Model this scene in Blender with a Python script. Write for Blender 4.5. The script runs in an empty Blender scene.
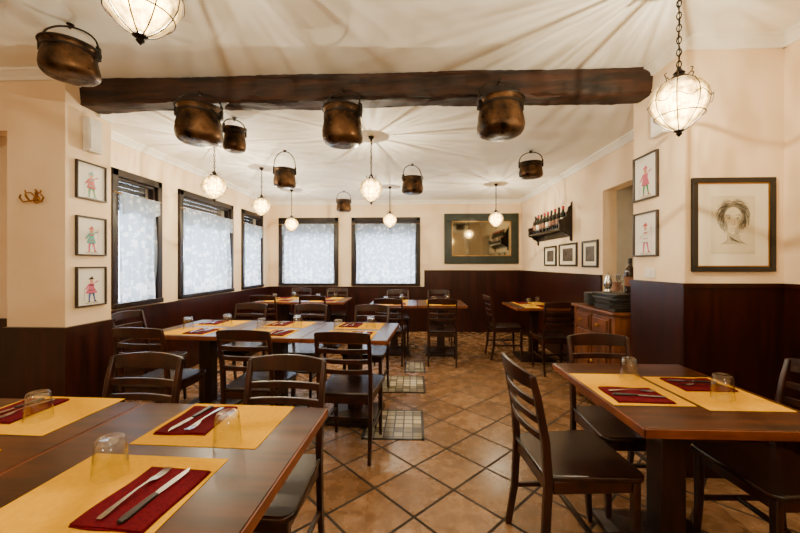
import bpy, bmesh, math, random
from mathutils import Vector, Matrix
random.seed(7)
S=bpy.context.scene; C=S.collection
pi=math.pi

# ---------------------------------------------------------------- materials
def lin(h):
    h=h.lstrip('#'); r=[int(h[i:i+2],16)/255 for i in (0,2,4)]
    return tuple([(c/12.92 if c<=.04045 else ((c+.055)/1.055)**2.4) for c in r]+[1.0])
def newmat(name):
    m=bpy.data.materials.new(name); m.use_nodes=True
    nt=m.node_tree; return m,nt,nt.nodes['Principled BSDF'],nt.nodes['Material Output']
def plain(name,c1,c2=None,rough=.5,metal=0,scale=8,bump=0,stretch=(1,1,1),detail=4,coat=0,spec=None):
    m,nt,b,o=newmat(name)
    tc=nt.nodes.new('ShaderNodeTexCoord'); mp=nt.nodes.new('ShaderNodeMapping'); mp.inputs['Scale'].default_value=stretch
    no=nt.nodes.new('ShaderNodeTexNoise'); no.inputs['Scale'].default_value=scale; no.inputs['Detail'].default_value=detail
    nt.links.new(tc.outputs['Object'],mp.inputs['Vector']); nt.links.new(mp.outputs[0],no.inputs['Vector'])
    rp=nt.nodes.new('ShaderNodeValToRGB'); rp.color_ramp.elements[0].position=.35; rp.color_ramp.elements[1].position=.65
    rp.color_ramp.elements[0].color=lin(c1); rp.color_ramp.elements[1].color=lin(c2 or c1)
    nt.links.new(no.outputs['Fac'],rp.inputs[0]); nt.links.new(rp.outputs[0],b.inputs['Base Color'])
    b.inputs['Roughness'].default_value=rough; b.inputs['Metallic'].default_value=metal
    if coat: b.inputs['Coat Weight'].default_value=coat; b.inputs['Coat Roughness'].default_value=.15
    if spec is not None: b.inputs['Specular IOR Level'].default_value=spec
    if bump:
        bp=nt.nodes.new('ShaderNodeBump'); bp.inputs['Strength'].default_value=bump; bp.inputs['Distance'].default_value=.01
        nt.links.new(no.outputs['Fac'],bp.inputs['Height']); nt.links.new(bp.outputs[0],b.inputs['Normal'])
    return m
WALL=plain('wall_plaster','#EFD2AA','#F4DCBA',.85,scale=3,bump=.05)
CEIL=plain('ceiling_plaster','#F1ECDF','#F7F3E8',.8,scale=2.5,bump=.12)
CORN=plain('white_moulding','#F2EEE2','#F6F2E8',.6)
DADO=plain('wainscot_wood','#1E0804','#341108',.3,scale=3,stretch=(6,6,.6),spec=.35)
CHW=plain('chair_wood','#190905','#361709',.3,scale=6,stretch=(3,3,1),spec=.4)
SEATM=plain('seat_wood','#160805','#2C1208',.26,scale=5,stretch=(1,5,1),spec=.45)
TOP=plain('tabletop_wood','#2E1508','#50280F',.3,scale=3,stretch=(1,9,1),detail=8,spec=.3)
EDGE=plain('table_edge_wood','#5E2C10','#7C411A',.35,scale=5,stretch=(2,2,6))
PED=plain('pedestal_wood','#190A05','#301508',.4,scale=5,stretch=(4,4,1),spec=.4)
BEAM=plain('beam_wood','#100704','#3C1F0D',.65,scale=4,stretch=(.7,5,5),bump=1.0,detail=10)
FRAME=plain('window_wood','#130906','#20110A',.35,scale=4,spec=.35)
MAT_Y=plain('placemat_paper','#DAA000','#E1A800',.9,scale=60,spec=.05)
NAP=plain('napkin_cloth','#500410','#640616',.9,scale=120,bump=.2,spec=.1)
STEEL=plain('steel','#B8B8B8','#C8C8C8',.2,metal=1)
IRON=plain('dark_iron','#1C130D','#2B2017',.5,metal=.6)
BRASS=plain('brass','#A07838','#B98C45',.3,metal=1)
def copper():
    m=plain('aged_copper','#120C08','#624428',.4,metal=.8,scale=8,bump=.8,detail=9)
    nt=m.node_tree; b=nt.nodes['Principled BSDF']
    tc=nt.nodes.new('ShaderNodeTexCoord'); vo=nt.nodes.new('ShaderNodeTexNoise'); vo.inputs['Scale'].default_value=18
    mr=nt.nodes.new('ShaderNodeMapRange'); mr.inputs[1].default_value=.35; mr.inputs[2].default_value=.65; mr.inputs[3].default_value=.24; mr.inputs[4].default_value=.62
    nt.links.new(tc.outputs['Object'],vo.inputs['Vector']); nt.links.new(vo.outputs['Fac'],mr.inputs[0]); nt.links.new(mr.outputs[0],b.inputs['Roughness'])
    return m
COPPER=copper()
COPIN=plain('pot_inside','#1E150F','#2A1E16',.7,metal=.3)
BLACK=plain('black_lacquer','#0E0C0B','#171412',.35)
DRESS=plain('dresser_wood','#44210D','#74401A',.4,scale=4,stretch=(4,1,1),spec=.4)
PAPER=plain('cream_paper','#E2D8BE','#E8DEC6',.85,scale=4)
WPAPER=plain('white_paper','#E8E4DA','#F0ECE2',.85,scale=4)
INK=plain('graphite','#4A443B','#5C554A',.9)
SHADE=plain('graphite_shading','#857B66','#9A9078',.9,scale=60)
TONE=plain('graphite_light_tone','#B0A68A','#BEB498',.9,scale=50)
GREEN=plain('dark_green_frame','#101B14','#1A2A20',.35,scale=10)
WPLAS=plain('white_plastic','#E2DDD0','#E8E4D8',.5)
NICHE=plain('niche_plaster','#C4BEB0','#D0CABC',.85)
BOTG=plain('bottle_green','#0E1A10','#16261A',.12)
BOTB=plain('bottle_brown','#1C0D08','#2A140B',.12)
SKIN=plain('print_skin','#C98F70'); RED=plain('print_red','#B5282A'); PGRN=plain('print_green','#3E8A50')
PINK=plain('print_pink','#C95A78'); BLUE=plain('print_blue','#3C5FA0'); TEAL=plain('print_teal','#4FA39A'); YEL=plain('print_yellow','#D8A63A')
SHUT=plain('shutter_grey','#0C1013','#161C20',.6,scale=2)
DARKG=plain('photo_dark','#2B2622','#5A4E44',.5,scale=14)
TERR=plain('earthenware','#7A4E35','#8C5B3D',.6)

def floor_mat():
    m,nt,b,o=newmat('terracotta_floor_tiles')
    tc=nt.nodes.new('ShaderNodeTexCoord'); mp=nt.nodes.new('ShaderNodeMapping'); mp.inputs['Rotation'].default_value=(0,0,pi/4)
    br=nt.nodes.new('ShaderNodeTexBrick'); br.offset=0; br.squash=1
    br.inputs['Scale'].default_value=1; br.inputs['Brick Width'].default_value=.33; br.inputs['Row Height'].default_value=.33
    br.inputs['Mortar Size'].default_value=.0085; br.inputs['Mortar Smooth'].default_value=.1
    br.inputs['Color1'].default_value=lin('#A07A56'); br.inputs['Color2'].default_value=lin('#82603F'); br.inputs['Mortar'].default_value=lin('#6E5E4E')
    nt.links.new(tc.outputs['Object'],mp.inputs['Vector']); nt.links.new(mp.outputs[0],br.inputs['Vector'])
    no=nt.nodes.new('ShaderNodeTexNoise'); no.inputs['Scale'].default_value=9; no.inputs['Detail'].default_value=8; no.inputs['Roughness'].default_value=.62
    nt.links.new(tc.outputs['Object'],no.inputs['Vector'])
    rp=nt.nodes.new('ShaderNodeValToRGB'); rp.color_ramp.elements[0].position=.34; rp.color_ramp.elements[1].position=.64
    rp.color_ramp.elements[0].color=(.62,.57,.52,1); rp.color_ramp.elements[1].color=(1.1,1.08,1.05,1)
    nt.links.new(no.outputs['Fac'],rp.inputs[0])
    mx=nt.nodes.new('ShaderNodeMix'); mx.data_type='RGBA'; mx.blend_type='MULTIPLY'; mx.inputs[0].default_value=.9
    nt.links.new(br.outputs['Color'],mx.inputs[6]); nt.links.new(rp.outputs[0],mx.inputs[7])
    m2=nt.nodes.new('ShaderNodeMix'); m2.data_type='RGBA'; m2.inputs[7].default_value=lin('#2A1E15')
    nt.links.new(br.outputs['Fac'],m2.inputs[0]); nt.links.new(mx.outputs[2],m2.inputs[6])
    nt.links.new(m2.outputs[2],b.inputs['Base Color'])
    mr=nt.nodes.new('ShaderNodeMapRange'); mr.inputs[3].default_value=.18; mr.inputs[4].default_value=.36; nt.links.new(no.outputs['Fac'],mr.inputs[0])
    ad=nt.nodes.new('ShaderNodeMath'); ad.operation='ADD'; nt.links.new(mr.outputs[0],ad.inputs[0])
    mu=nt.nodes.new('ShaderNodeMath'); mu.operation='MULTIPLY'; mu.inputs[1].default_value=.5; nt.links.new(br.outputs['Fac'],mu.inputs[0]); nt.links.new(mu.outputs[0],ad.inputs[1])
    nt.links.new(ad.outputs[0],b.inputs['Roughness'])
    bp=nt.nodes.new('ShaderNodeBump'); bp.inputs['Strength'].default_value=.4; bp.inputs['Distance'].default_value=.004; bp.invert=True
    nt.links.new(br.outputs['Fac'],bp.inputs['Height']); nt.links.new(bp.outputs[0],b.inputs['Normal'])
    return m
FLOOR=floor_mat()
def inset_mat():
    m,nt,b,o=newmat('mosaic_panel')
    tc=nt.nodes.new('ShaderNodeTexCoord')
    br=nt.nodes.new('ShaderNodeTexBrick'); br.offset=0
    br.inputs['Scale'].default_value=1; br.inputs['Brick Width'].default_value=.075; br.inputs['Row Height'].default_value=.075
    br.inputs['Mortar Size'].default_value=.006
    br.inputs['Color1'].default_value=lin('#E2D4AC'); br.inputs['Color2'].default_value=lin('#5A4E30'); br.inputs['Mortar'].default_value=lin('#2A2016')
    nt.links.new(tc.outputs['Object'],br.inputs['Vector']); nt.links.new(br.outputs['Color'],b.inputs['Base Color'])
    b.inputs['Roughness'].default_value=.3; return m
INSET=inset_mat()
def glass_simple(name,tint=(1,1,1,1),lo=.05,hi=.6,rough=.02):
    m,nt,b,o=newmat(name); nt.nodes.remove(b)
    t=nt.nodes.new('ShaderNodeBsdfTransparent'); t.inputs[0].default_value=tint
    g=nt.nodes.new('ShaderNodeBsdfGlossy'); g.inputs['Roughness'].default_value=rough
    lw=nt.nodes.new('ShaderNodeLayerWeight'); lw.inputs[0].default_value=.5
    pw=nt.nodes.new('ShaderNodeMath'); pw.operation='POWER'; pw.inputs[1].default_value=3.5
    mr=nt.nodes.new('ShaderNodeMapRange'); mr.inputs[3].default_value=lo; mr.inputs[4].default_value=hi
    nt.links.new(lw.outputs['Facing'],pw.inputs[0]); nt.links.new(pw.outputs[0],mr.inputs[0])
    mx=nt.nodes.new('ShaderNodeMixShader'); nt.links.new(mr.outputs[0],mx.inputs[0]); nt.links.new(t.outputs[0],mx.inputs[1]); nt.links.new(g.outputs[0],mx.inputs[2])
    nt.links.new(mx.outputs[0],o.inputs[0]); return m
GLASS=glass_simple('clear_glass',(.975,.985,.99,1),.055,.9,.035)
PANE=glass_simple('window_glass',(.95,.97,1,1),.03,.4)
def lamp_glass():
    m,nt,b,o=newmat('lit_lamp_glass'); nt.nodes.remove(b)
    L=nt.links.new
    tc=nt.nodes.new('ShaderNodeTexCoord'); sp=nt.nodes.new('ShaderNodeSeparateXYZ'); L(tc.outputs['Object'],sp.inputs[0])
    at=nt.nodes.new('ShaderNodeMath'); at.operation='ARCTAN2'; L(sp.outputs[0],at.inputs[0]); L(sp.outputs[1],at.inputs[1])
    cb=nt.nodes.new('ShaderNodeCombineXYZ'); L(at.outputs[0],cb.inputs[0])
    zs=nt.nodes.new('ShaderNodeMath'); zs.operation='MULTIPLY'; zs.inputs[1].default_value=1.2; L(sp.outputs[2],zs.inputs[0]); L(zs.outputs[0],cb.inputs[1])
    oi=nt.nodes.new('ShaderNodeObjectInfo'); rr=nt.nodes.new('ShaderNodeMath'); rr.operation='MULTIPLY'; rr.inputs[1].default_value=20; L(oi.outputs['Random'],rr.inputs[0]); L(rr.outputs[0],cb.inputs[2])
    no=nt.nodes.new('ShaderNodeTexNoise'); no.inputs['Scale'].default_value=17; no.inputs['Detail'].default_value=4; no.inputs['Roughness'].default_value=.6
    L(cb.outputs[0],no.inputs['Vector'])
    r1=nt.nodes.new('ShaderNodeMapRange'); r1.inputs[1].default_value=.40; r1.inputs[2].default_value=.62; r1.inputs[3].default_value=0; r1.inputs[4].default_value=1.0
    L(no.outputs['Fac'],r1.inputs[0])
    mc=nt.nodes.new('ShaderNodeMix'); mc.data_type='RGBA'; mc.inputs[6].default_value=(.36,.33,.25,1); mc.inputs[7].default_value=(1,.95,.80,1); L(r1.outputs[0],mc.inputs[0])
    t=nt.nodes.new('ShaderNodeBsdfTransparent'); L(mc.outputs[2],t.inputs[0])
    e=nt.nodes.new('ShaderNodeEmission'); e.inputs[0].default_value=(1,.60,.18,1)
    n2=nt.nodes.new('ShaderNodeTexNoise'); n2.inputs['Scale'].default_value=30; L(tc.outputs['Object'],n2.inputs['Vector'])
    lw=nt.nodes.new('ShaderNodeLayerWeight'); lw.inputs[0].default_value=.5
    ma=nt.nodes.new('ShaderNodeMapRange'); ma.inputs[3].default_value=60; ma.inputs[4].default_value=4.5; ma.inputs[1].default_value=0; ma.inputs[2].default_value=.55
    L(lw.outputs['Facing'],ma.inputs[0])
    m2=nt.nodes.new('ShaderNodeMapRange'); m2.inputs[1].default_value=.35; m2.inputs[2].default_value=.65; m2.inputs[3].default_value=.25; m2.inputs[4].default_value=1.5
    L(n2.outputs['Fac'],m2.inputs[0])
    mm=nt.nodes.new('ShaderNodeMath'); mm.operation='MULTIPLY'; L(ma.outputs[0],mm.inputs[0]); L(m2.outputs[0],mm.inputs[1]); L(mm.outputs[0],e.inputs[1])
    mx=nt.nodes.new('ShaderNodeMixShader'); mx.inputs[0].default_value=.30
    L(t.outputs[0],mx.inputs[1]); L(e.outputs[0],mx.inputs[2]); L(mx.outputs[0],o.inputs[0]); return m
LGLASS=lamp_glass()
def curtain_mat():
    m,nt,b,o=newmat('lace_curtain_fabric'); nt.nodes.remove(b); L=nt.links.new
    tc=nt.nodes.new('ShaderNodeTexCoord'); vo=nt.nodes.new('ShaderNodeTexVoronoi'); vo.inputs['Scale'].default_value=13
    L(tc.outputs['Object'],vo.inputs['Vector'])
    no=nt.nodes.new('ShaderNodeTexNoise'); no.inputs['Scale'].default_value=42; no.inputs['Detail'].default_value=6
    L(tc.outputs['Object'],no.inputs['Vector'])
    sp=nt.nodes.new('ShaderNodeSeparateXYZ'); L(tc.outputs['Object'],sp.inputs[0])
    bd=nt.nodes.new('ShaderNodeMapRange'); bd.inputs[1].default_value=1.12; bd.inputs[2].default_value=1.30; bd.inputs[3].default_value=-.14; bd.inputs[4].default_value=.05; L(sp.outputs[2],bd.inputs[0])
    ad=nt.nodes.new('ShaderNodeMath'); ad.operation='ADD'; L(vo.outputs['Distance'],ad.inputs[0]); L(no.outputs['Fac'],ad.inputs[1])
    a2=nt.nodes.new('ShaderNodeMath'); a2.operation='ADD'; L(ad.outputs[0],a2.inputs[0]); L(bd.outputs[0],a2.inputs[1])
    mr=nt.nodes.new('ShaderNodeMapRange'); mr.inputs[1].default_value=.80; mr.inputs[2].default_value=.98; mr.inputs[3].default_value=1; mr.inputs[4].default_value=0
    L(a2.outputs[0],mr.inputs[0])
    mc=nt.nodes.new('ShaderNodeMix'); mc.data_type='RGBA'; mc.inputs[6].default_value=(.52,.59,.66,1); mc.inputs[7].default_value=(.97,.98,1,1); L(mr.outputs[0],mc.inputs[0])
    d=nt.nodes.new('ShaderNodeBsdfDiffuse'); tr=nt.nodes.new('ShaderNodeBsdfTranslucent'); L(mc.outputs[2],d.inputs[0]); L(mc.outputs[2],tr.inputs[0])
    tp=nt.nodes.new('ShaderNodeBsdfTransparent'); tp.inputs[0].default_value=(.8,.85,.9,1)
    a=nt.nodes.new('ShaderNodeMixShader'); a.inputs[0].default_value=.65; L(d.outputs[0],a.inputs[1]); L(tr.outputs[0],a.inputs[2])
    mx=nt.nodes.new('ShaderNodeMixShader'); mx.inputs[0].default_value=.96; L(tp.outputs[0],mx.inputs[1]); L(a.outputs[0],mx.inputs[2])
    L(mx.outputs[0],o.inputs[0]); return m
CURT=curtain_mat()
m,nt,b,o=newmat('mirror_glass'); b.inputs['Metallic'].default_value=1; b.inputs['Roughness'].default_value=.06; b.inputs['Base Color'].default_value=(.3,.28,.2,1); MIRR=m

# ---------------------------------------------------------------- mesh builder
class M:
    def __init__(s): s.v=[];s.f=[];s.m=[];s.mi=0
    def add(s,vs,fs):
        b=len(s.v); s.v+=[tuple(v) for v in vs]
        for f in fs: s.f.append([b+i for i in f]); s.m.append(s.mi)
        return s
    def box(s,x0,x1,y0,y1,z0,z1,mat=None):
        vs=[Vector((x,y,z)) for z in (z0,z1) for y in (y0,y1) for x in (x0,x1)]
        if mat: vs=[mat@v for v in vs]
        return s.add(vs,[(0,2,3,1),(4,5,7,6),(0,1,5,4),(2,6,7,3),(0,4,6,2),(1,3,7,5)])
    def prism(s,pts,z0,z1,plane='xy'):
        n=len(pts)
        def mk(p,z):
            if plane=='xy': return (p[0],p[1],z)
            if plane=='xz': return (p[0],z,p[1])
            return (z,p[0],p[1])
        vs=[mk(p,z0) for p in pts]+[mk(p,z1) for p in pts]
        return s.add(vs,[tuple(range(n)),tuple(range(2*n-1,n-1,-1))]+[(i,(i+1)%n,n+(i+1)%n,n+i) for i in range(n)])
    def lathe(s,prof,seg=24,c=(0,0,0),lobes=0,amp=0,cap=True,dent=0):
        vs=[];n=len(prof)
        for r,z in prof:
            for k in range(seg):
                a=2*pi*k/seg; rr=r*(1+(amp*abs(math.sin(lobes*a/2)) if lobes else 0)+dent*(math.sin(3*a+z*30)+.7*math.sin(5*a-z*43+1)))
                vs.append((c[0]+rr*math.cos(a),c[1]+rr*math.sin(a),c[2]+z))
        fs=[(i*seg+k,i*seg+(k+1)%seg,(i+1)*seg+(k+1)%seg,(i+1)*seg+k) for i in range(n-1) for k in range(seg)]
        if cap: fs+=[tuple(range(seg-1,-1,-1)),tuple((n-1)*seg+k for k in range(seg))]
        return s.add(vs,fs)
    def sweep(s,pts,prof,closed=False,up=(0,0,1),scales=None):
        pts=[Vector(p) for p in pts]; n=len(pts); k=len(prof); vs=[]; nn=None
        for i,p in enumerate(pts):
            if closed: t=pts[(i+1)%n]-pts[i-1]
            else: t=pts[min(i+1,n-1)]-pts[max(i-1,0)]
            t.normalize()
            if nn is None:
                u=Vector(up)
                if abs(u.dot(t))>.95: u=Vector((1,0,0)) if abs(t.x)<.9 else Vector((0,1,0))
                nn=(u-t*u.dot(t)).normalized()
            else: nn=(nn-t*nn.dot(t)).normalized()
            sd=t.cross(nn); sc=scales[i] if scales else (1,1)
            if not isinstance(sc,tuple): sc=(sc,sc)
            for a,b in prof: vs.append(p+sd*a*sc[0]+nn*b*sc[1])
        m=n if closed else n-1
        fs=[(i*k+j,i*k+(j+1)%k,((i+1)%n)*k+(j+1)%k,((i+1)%n)*k+j) for i in range(m) for j in range(k)]
        if not closed: fs+=[tuple(range(k-1,-1,-1)),tuple((n-1)*k+j for j in range(k))]
        return s.add(vs,fs)
    def tube(s,pts,r,seg=8,closed=False,scales=None,up=(0,0,1)):
        return s.sweep(pts,[(r*math.cos(2*pi*j/seg),r*math.sin(2*pi*j/seg)) for j in range(seg)],closed,up,scales)
    def stroke(s,pts,w,y):
        for i in range(len(pts)-1):
            a=Vector((pts[i][0],0,pts[i][1])); b=Vector((pts[i+1][0],0,pts[i+1][1])); d=b-a
            if d.length<1e-6: continue
            nrm=Vector((-d.z,0,d.x)).normalized()*w/2; off=Vector((0,y,0))
            s.add([a-nrm+off,b-nrm+off,b+nrm+off,a+nrm+off],[(0,1,2,3)])
        return s
    def obj(s,name,mats,parent=None,smooth=True,bevel=0,loc=None,flip=True,seg=2):
        me=bpy.data.meshes.new(name); me.from_pydata(s.v,[],s.f)
        if not isinstance(mats,(list,tuple)): mats=[mats]
        for q in mats: me.materials.append(q)
        me.polygons.foreach_set('material_index',s.m)
        if flip:
            bm=bmesh.new(); bm.from_mesh(me); bmesh.ops.recalc_face_normals(bm,faces=bm.faces); bm.to_mesh(me); bm.free()
        if smooth:
            me.polygons.foreach_set('use_smooth',[True]*len(me.polygons)); me.set_sharp_from_angle(angle=math.radians(38))
        o=bpy.data.objects.new(name,me); C.objects.link(o)
        if parent: o.parent=parent
        if loc: o.location=loc
        if bevel:
            b=o.modifiers.new('bevel','BEVEL'); b.width=bevel; b.segments=seg; b.limit_method='ANGLE'
        return o
def root(name,label,cat,loc=(0,0,0),rz=0,group=None):
    e=bpy.data.objects.new(name,None); e.empty_display_size=.1; C.objects.link(e)
    e.location=loc; e.rotation_euler=(0,0,rz); e['label']=label; e['category']=cat
    if group: e['group']=group
    return e
def tag(o,label,cat,group=None):
    o['label']=label; o['category']=cat
    if group: o['group']=group
    return o
def struct(o,label=None,cat='room structure'):
    o['kind']='structure'; o['category']=cat
    if label: o['label']=label
    return o
def dup(o,loc,rz,label=None,group=None):
    def rec(a,par):
        n=a.copy(); C.objects.link(n)
        if par: n.parent=par
        for c in list(a.children): rec(c,n)
        return n
    n=rec(o,None); n.location=loc; n.rotation_euler=(0,0,rz)
    if label: n['label']=label
    if group: n['group']=group
    return n

# ---------------------------------------------------------------- room
XL,XR,YB=-2.88,2.09,7.0
ZN,ZB=2.74,2.58
PLX,PLY0,PLY1=-2.54,2.49,2.88
PRX,PRY0,PRY1=1.70,2.30,2.82
RN=2.30; LN=-4.2; YF=-2.6
WZ0,WZ1=.90,2.25
BY0,BY1,BZ0,BZ1=2.60,2.78,2.545,2.75
def wall(name,axis,c0,c1,a0,a1,z0,z1,holes,mat=WALL,label='peach-cream plastered wall'):
    b=M(); cuts=sorted(holes)
    def bx(p0,p1,q0,q1):
        if p1-p0<1e-4 or q1-q0<1e-4: return
        if axis=='x': b.box(p0,p1,c0,c1,q0,q1)
        else: b.box(c0,c1,p0,p1,q0,q1)
    cur=a0
    for h0,h1,hz0,hz1 in cuts:
        bx(cur,h0,z0,z1); bx(h0,h1,z0,hz0); bx(h0,h1,hz1,z1); cur=h1
    bx(cur,a1,z0,z1)
    return struct(b.obj(name,mat,smooth=False),label,'wall')
struct(M().box(LN-.2,3.2,YF-.2,YB+.2,-.1,0).obj('floor',FLOOR,smooth=False),'terracotta ceramic floor tiles laid on the diagonal','floor')
c=M(); c.box(LN-.2,RN+.2,YF-.2,2.7,ZN,ZN+.15); c.box(XL-.2,3.2,2.7,YB+.2,ZB,ZB+.31)
struct(c.obj('ceiling',CEIL,smooth=False),'off-white plastered ceiling','ceiling')
LW=[(3.25,3.92),(4.22,5.51),(5.81,6.62)]
BW=[(-2.70,-1.50),(-1.24,.12)]
wall('wall_left','y',XL-.25,XL,3.0,YB+.2,0,ZB,[(a,b_,WZ0,WZ1) for a,b_ in LW])
wall('wall_back','x',YB,YB+.25,XL,XR+.2,0,ZB,[(a,b_,WZ0,WZ1) for a,b_ in BW])
wall('wall_right','y',XR,XR+.15,2.82,YB,0,ZB,[(3.0,4.02,0,2.14)])
wall('wall_pier_left','x',PLY0,PLY1,XL,PLX,0,ZN,[])
wall('wall_front_left','x',PLY0,2.6,LN,XL,0,ZN,[(-3.9,-2.985,0,2.31)])
wall('wall_doorway_left','x',2.88,3.0,-4.1,XL,0,ZN,[])
wall('wall_pier_right','x',PRY0,PRY1,PRX,2.6,0,ZN,[])
wall('wall_near_right','y',RN,RN+.2,YF,PRY0,0,ZN,[])
wall('wall_near_left','y',LN-.2,LN,YF,PLY0+.5,0,ZN,[])
wall('wall_behind','x',YF-.2,YF,LN,RN,0,ZN,[])
n=M(); n.box(LN,XL-.01,2.7,3.0,ZN,ZN+.15)
struct(n.obj('ceiling_doorway',CEIL,smooth=False),'plaster ceiling of the doorway recess','ceiling')
n=M(); n.box(2.42,2.55,2.82,4.2,0,2.5); n.box(2.24,2.42,4.02,4.2,0,2.5); n.box(2.24,2.42,2.82,3.0,0,2.5); n.box(2.24,2.55,2.82,4.2,2.4,2.5)
struct(n.obj('wall_niche',NICHE,smooth=False),'light grey-beige plaster recess behind the dresser','wall')
tn=[0]
def trim(bld,mat,label,bev=0):
    tn[0]+=1
    return struct(bld.obj('trim_%d'%tn[0],mat,smooth=False,bevel=bev),label,'trim')
def dado(x0,x1,y0,y1,h,cap):
    b=M(); b.box(x0,x1,y0,y1,0,h-.03)
    b.box(x0-cap[0],x1+cap[1],y0-cap[2],y1+cap[3],h-.03,h)
    trim(b,DADO,'dark red-brown wooden wainscot panelling')
t=.022;e_=.012
dado(XL,XL+t,PLY1,YB,.885,(0,e_,0,0))
dado(XL+t,.2,YB-t,YB,.885,(0,0,e_,0))
dado(.2,XR,YB-t,YB,1.21,(0,0,e_,0))
dado(XR-t,XR,4.02,YB-t,1.21,(e_,0,0,0))
dado(XR-t,XR,PRY1,3.0,1.21,(e_,0,0,0))
dado(PRX-t,PRX,PRY0-t,PRY1,1.21,(e_,0,e_,0))
dado(PRX,RN-t,PRY0-t,PRY0,1.21,(0,0,e_,0))
dado(RN-t,RN,YF,PRY0,1.21,(e_,0,0,0))
dado(PLX,PLX+t,PLY0-t,PLY1,.87,(0,e_,e_,0))
dado(-2.985,PLX,PLY0-t,PLY0,.87,(0,0,e_,0))
dado(-4.1,XL,2.88-t,2.88,.87,(0,0,e_,0))
def cornice(p0,p1,inward,z,h=.07,d=.06):
    p0=Vector(p0);p1=Vector(p1);iw=Vector(inward)
    prof=[(0,0),(0,-h),(d*.25,-h),(d*.35,-h*.7),(d*.8,-h*.3),(d,-h*.25),(d,0)]
    vs=[];k=len(prof)
    for p in (p0,p1):
        for a,b in prof: vs.append((p.x+iw.x*a,p.y+iw.y*a,z+b))
    b=M(); b.add(vs,[tuple(range(k)),tuple(range(2*k-1,k-1,-1))]+[(i,(i+1)%k,k+(i+1)%k,k+i) for i in range(k)])
    trim(b,CORN,'white plaster ceiling moulding')
cornice((XL,PLY1),(XL,YB),(1,0),ZB); cornice((XL,YB),(XR,YB),(0,-1),ZB); cornice((XR,PRY1),(XR,YB),(-1,0),ZB)
cornice((LN,PLY0),(PLX,PLY0),(0,-1),ZN); cornice((PRX,PRY0),(RN,PRY0),(0,-1),ZN); cornice((RN,YF),(RN,PRY0),(-1,0),ZN)
cornice((PLX,PLY0),(PLX,BY0+.02),(1,0),ZN); cornice((PLX,BY1-.02),(PLX,PLY1),(1,0),ZB); cornice((PRX,PRY0),(PRX,BY0+.02),(-1,0),ZN)

# windows and curtains
def window(n,axis,a0,a1,label):
    fw=.07
    def T(b,u0,u1,w0,w1,z0,z1):
        if axis=='y': b.box(XL-w1,XL-w0,u0,u1,z0,z1)
        else: b.box(u0,u1,YB+w0,YB+w1,z0,z1)
    b=M()
    T(b,a0,a0+fw,-.03,.09,WZ0,WZ1);T(b,a1-fw,a1,-.03,.09,WZ0,WZ1)
    T(b,a0,a1,-.03,.09,WZ1-fw,WZ1);T(b,a0,a1,-.045,.09,WZ0,WZ0+.05)
    T(b,a0+fw,a0+fw+.03,.0,.05,WZ0+.05,WZ1-fw);T(b,a1-fw-.03,a1-fw,.0,.05,WZ0+.05,WZ1-fw);T(b,a0+fw,a1-fw,.0,.05,WZ1-fw-.03,WZ1-fw)
    o=struct(b.obj('window_%d'%n,FRAME,smooth=False,bevel=.005),label,'window')
    g=M(); T(g,a0+fw,a1-fw,.05,.056,WZ0+.05,WZ1-fw); g.obj('window_pane',PANE,parent=o,smooth=False)
    sh=M(); z=WZ1-.02
    while z>WZ1-.32:
        T(sh,a0,a1,.17,.185,z-.045,z); z-=.05
    sh.obj('shutter',SHUT,parent=o,smooth=False)
    z0,z1=WZ0+.055,WZ1-(.23 if axis=='y' else .13)
    vs=[];fs=[];nx=int((a1-a0-2*fw)/.007);nz=24
    for j in range(nz+1):
        z=z0+(z1-z0)*j/nz
        for i in range(nx+1):
            u=a0+fw+.01+(a1-a0-2*fw-.02)*i/nx
            w=-.016+.026*math.sin(u*58+.9*math.sin(j*.22+u*3))*(1-.5*j/nz)+.006*math.sin(u*31)
            zz=z-(.02*abs(math.sin(u*22)) if j==0 else 0)
            zz=max(zz,WZ0+.052)
            vs.append((XL-w-.0,u,zz) if axis=='y' else (u,YB+w,zz))
    for j in range(nz):
        for i in range(nx):
            p=j*(nx+1)+i; fs.append((p,p+1,p+nx+2,p+nx+1))
    cu=root('lace_curtain','gathered white lace curtain on a thin rod in a window','curtain',group='lace window curtains')
    M().add(vs,fs).obj('curtain_fabric',CURT,parent=cu,flip=False)
    vs=[];fs=[]
    for j in range(5):
        for i in range(nx+1):
            u=a0+fw+.01+(a1-a0-2*fw-.02)*i/nx
            dz=(.15+.06*abs(math.sin(u*9)))*(j/4)
            w=-.052+.008*math.sin(u*60)
            vs.append((XL-w,u,z1-dz) if axis=='y' else (u,YB+w,z1-dz))
    for j in range(4):
        for i in range(nx):
            p=j*(nx+1)+i; fs.append((p,p+1,p+nx+2,p+nx+1))
    M().add(vs,fs).obj('valance',CURT,parent=cu,flip=False)
    rd=M()
    p=[(XL+.03,a0+.01,z1),(XL+.03,a1-.01,z1)] if axis=='y' else [(a0+.01,YB-.03,z1),(a1-.01,YB-.03,z1)]
    rd.tube(p,.006); rd.obj('curtain_rod',BRASS,parent=cu)
k=0
for a,b_ in LW: k+=1; window(k,'y',a,b_,'dark wooden framed window with half-lowered shutter')
for a,b_ in BW: k+=1; window(k,'x',a,b_,'dark wooden framed window with half-lowered shutter')

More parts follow.
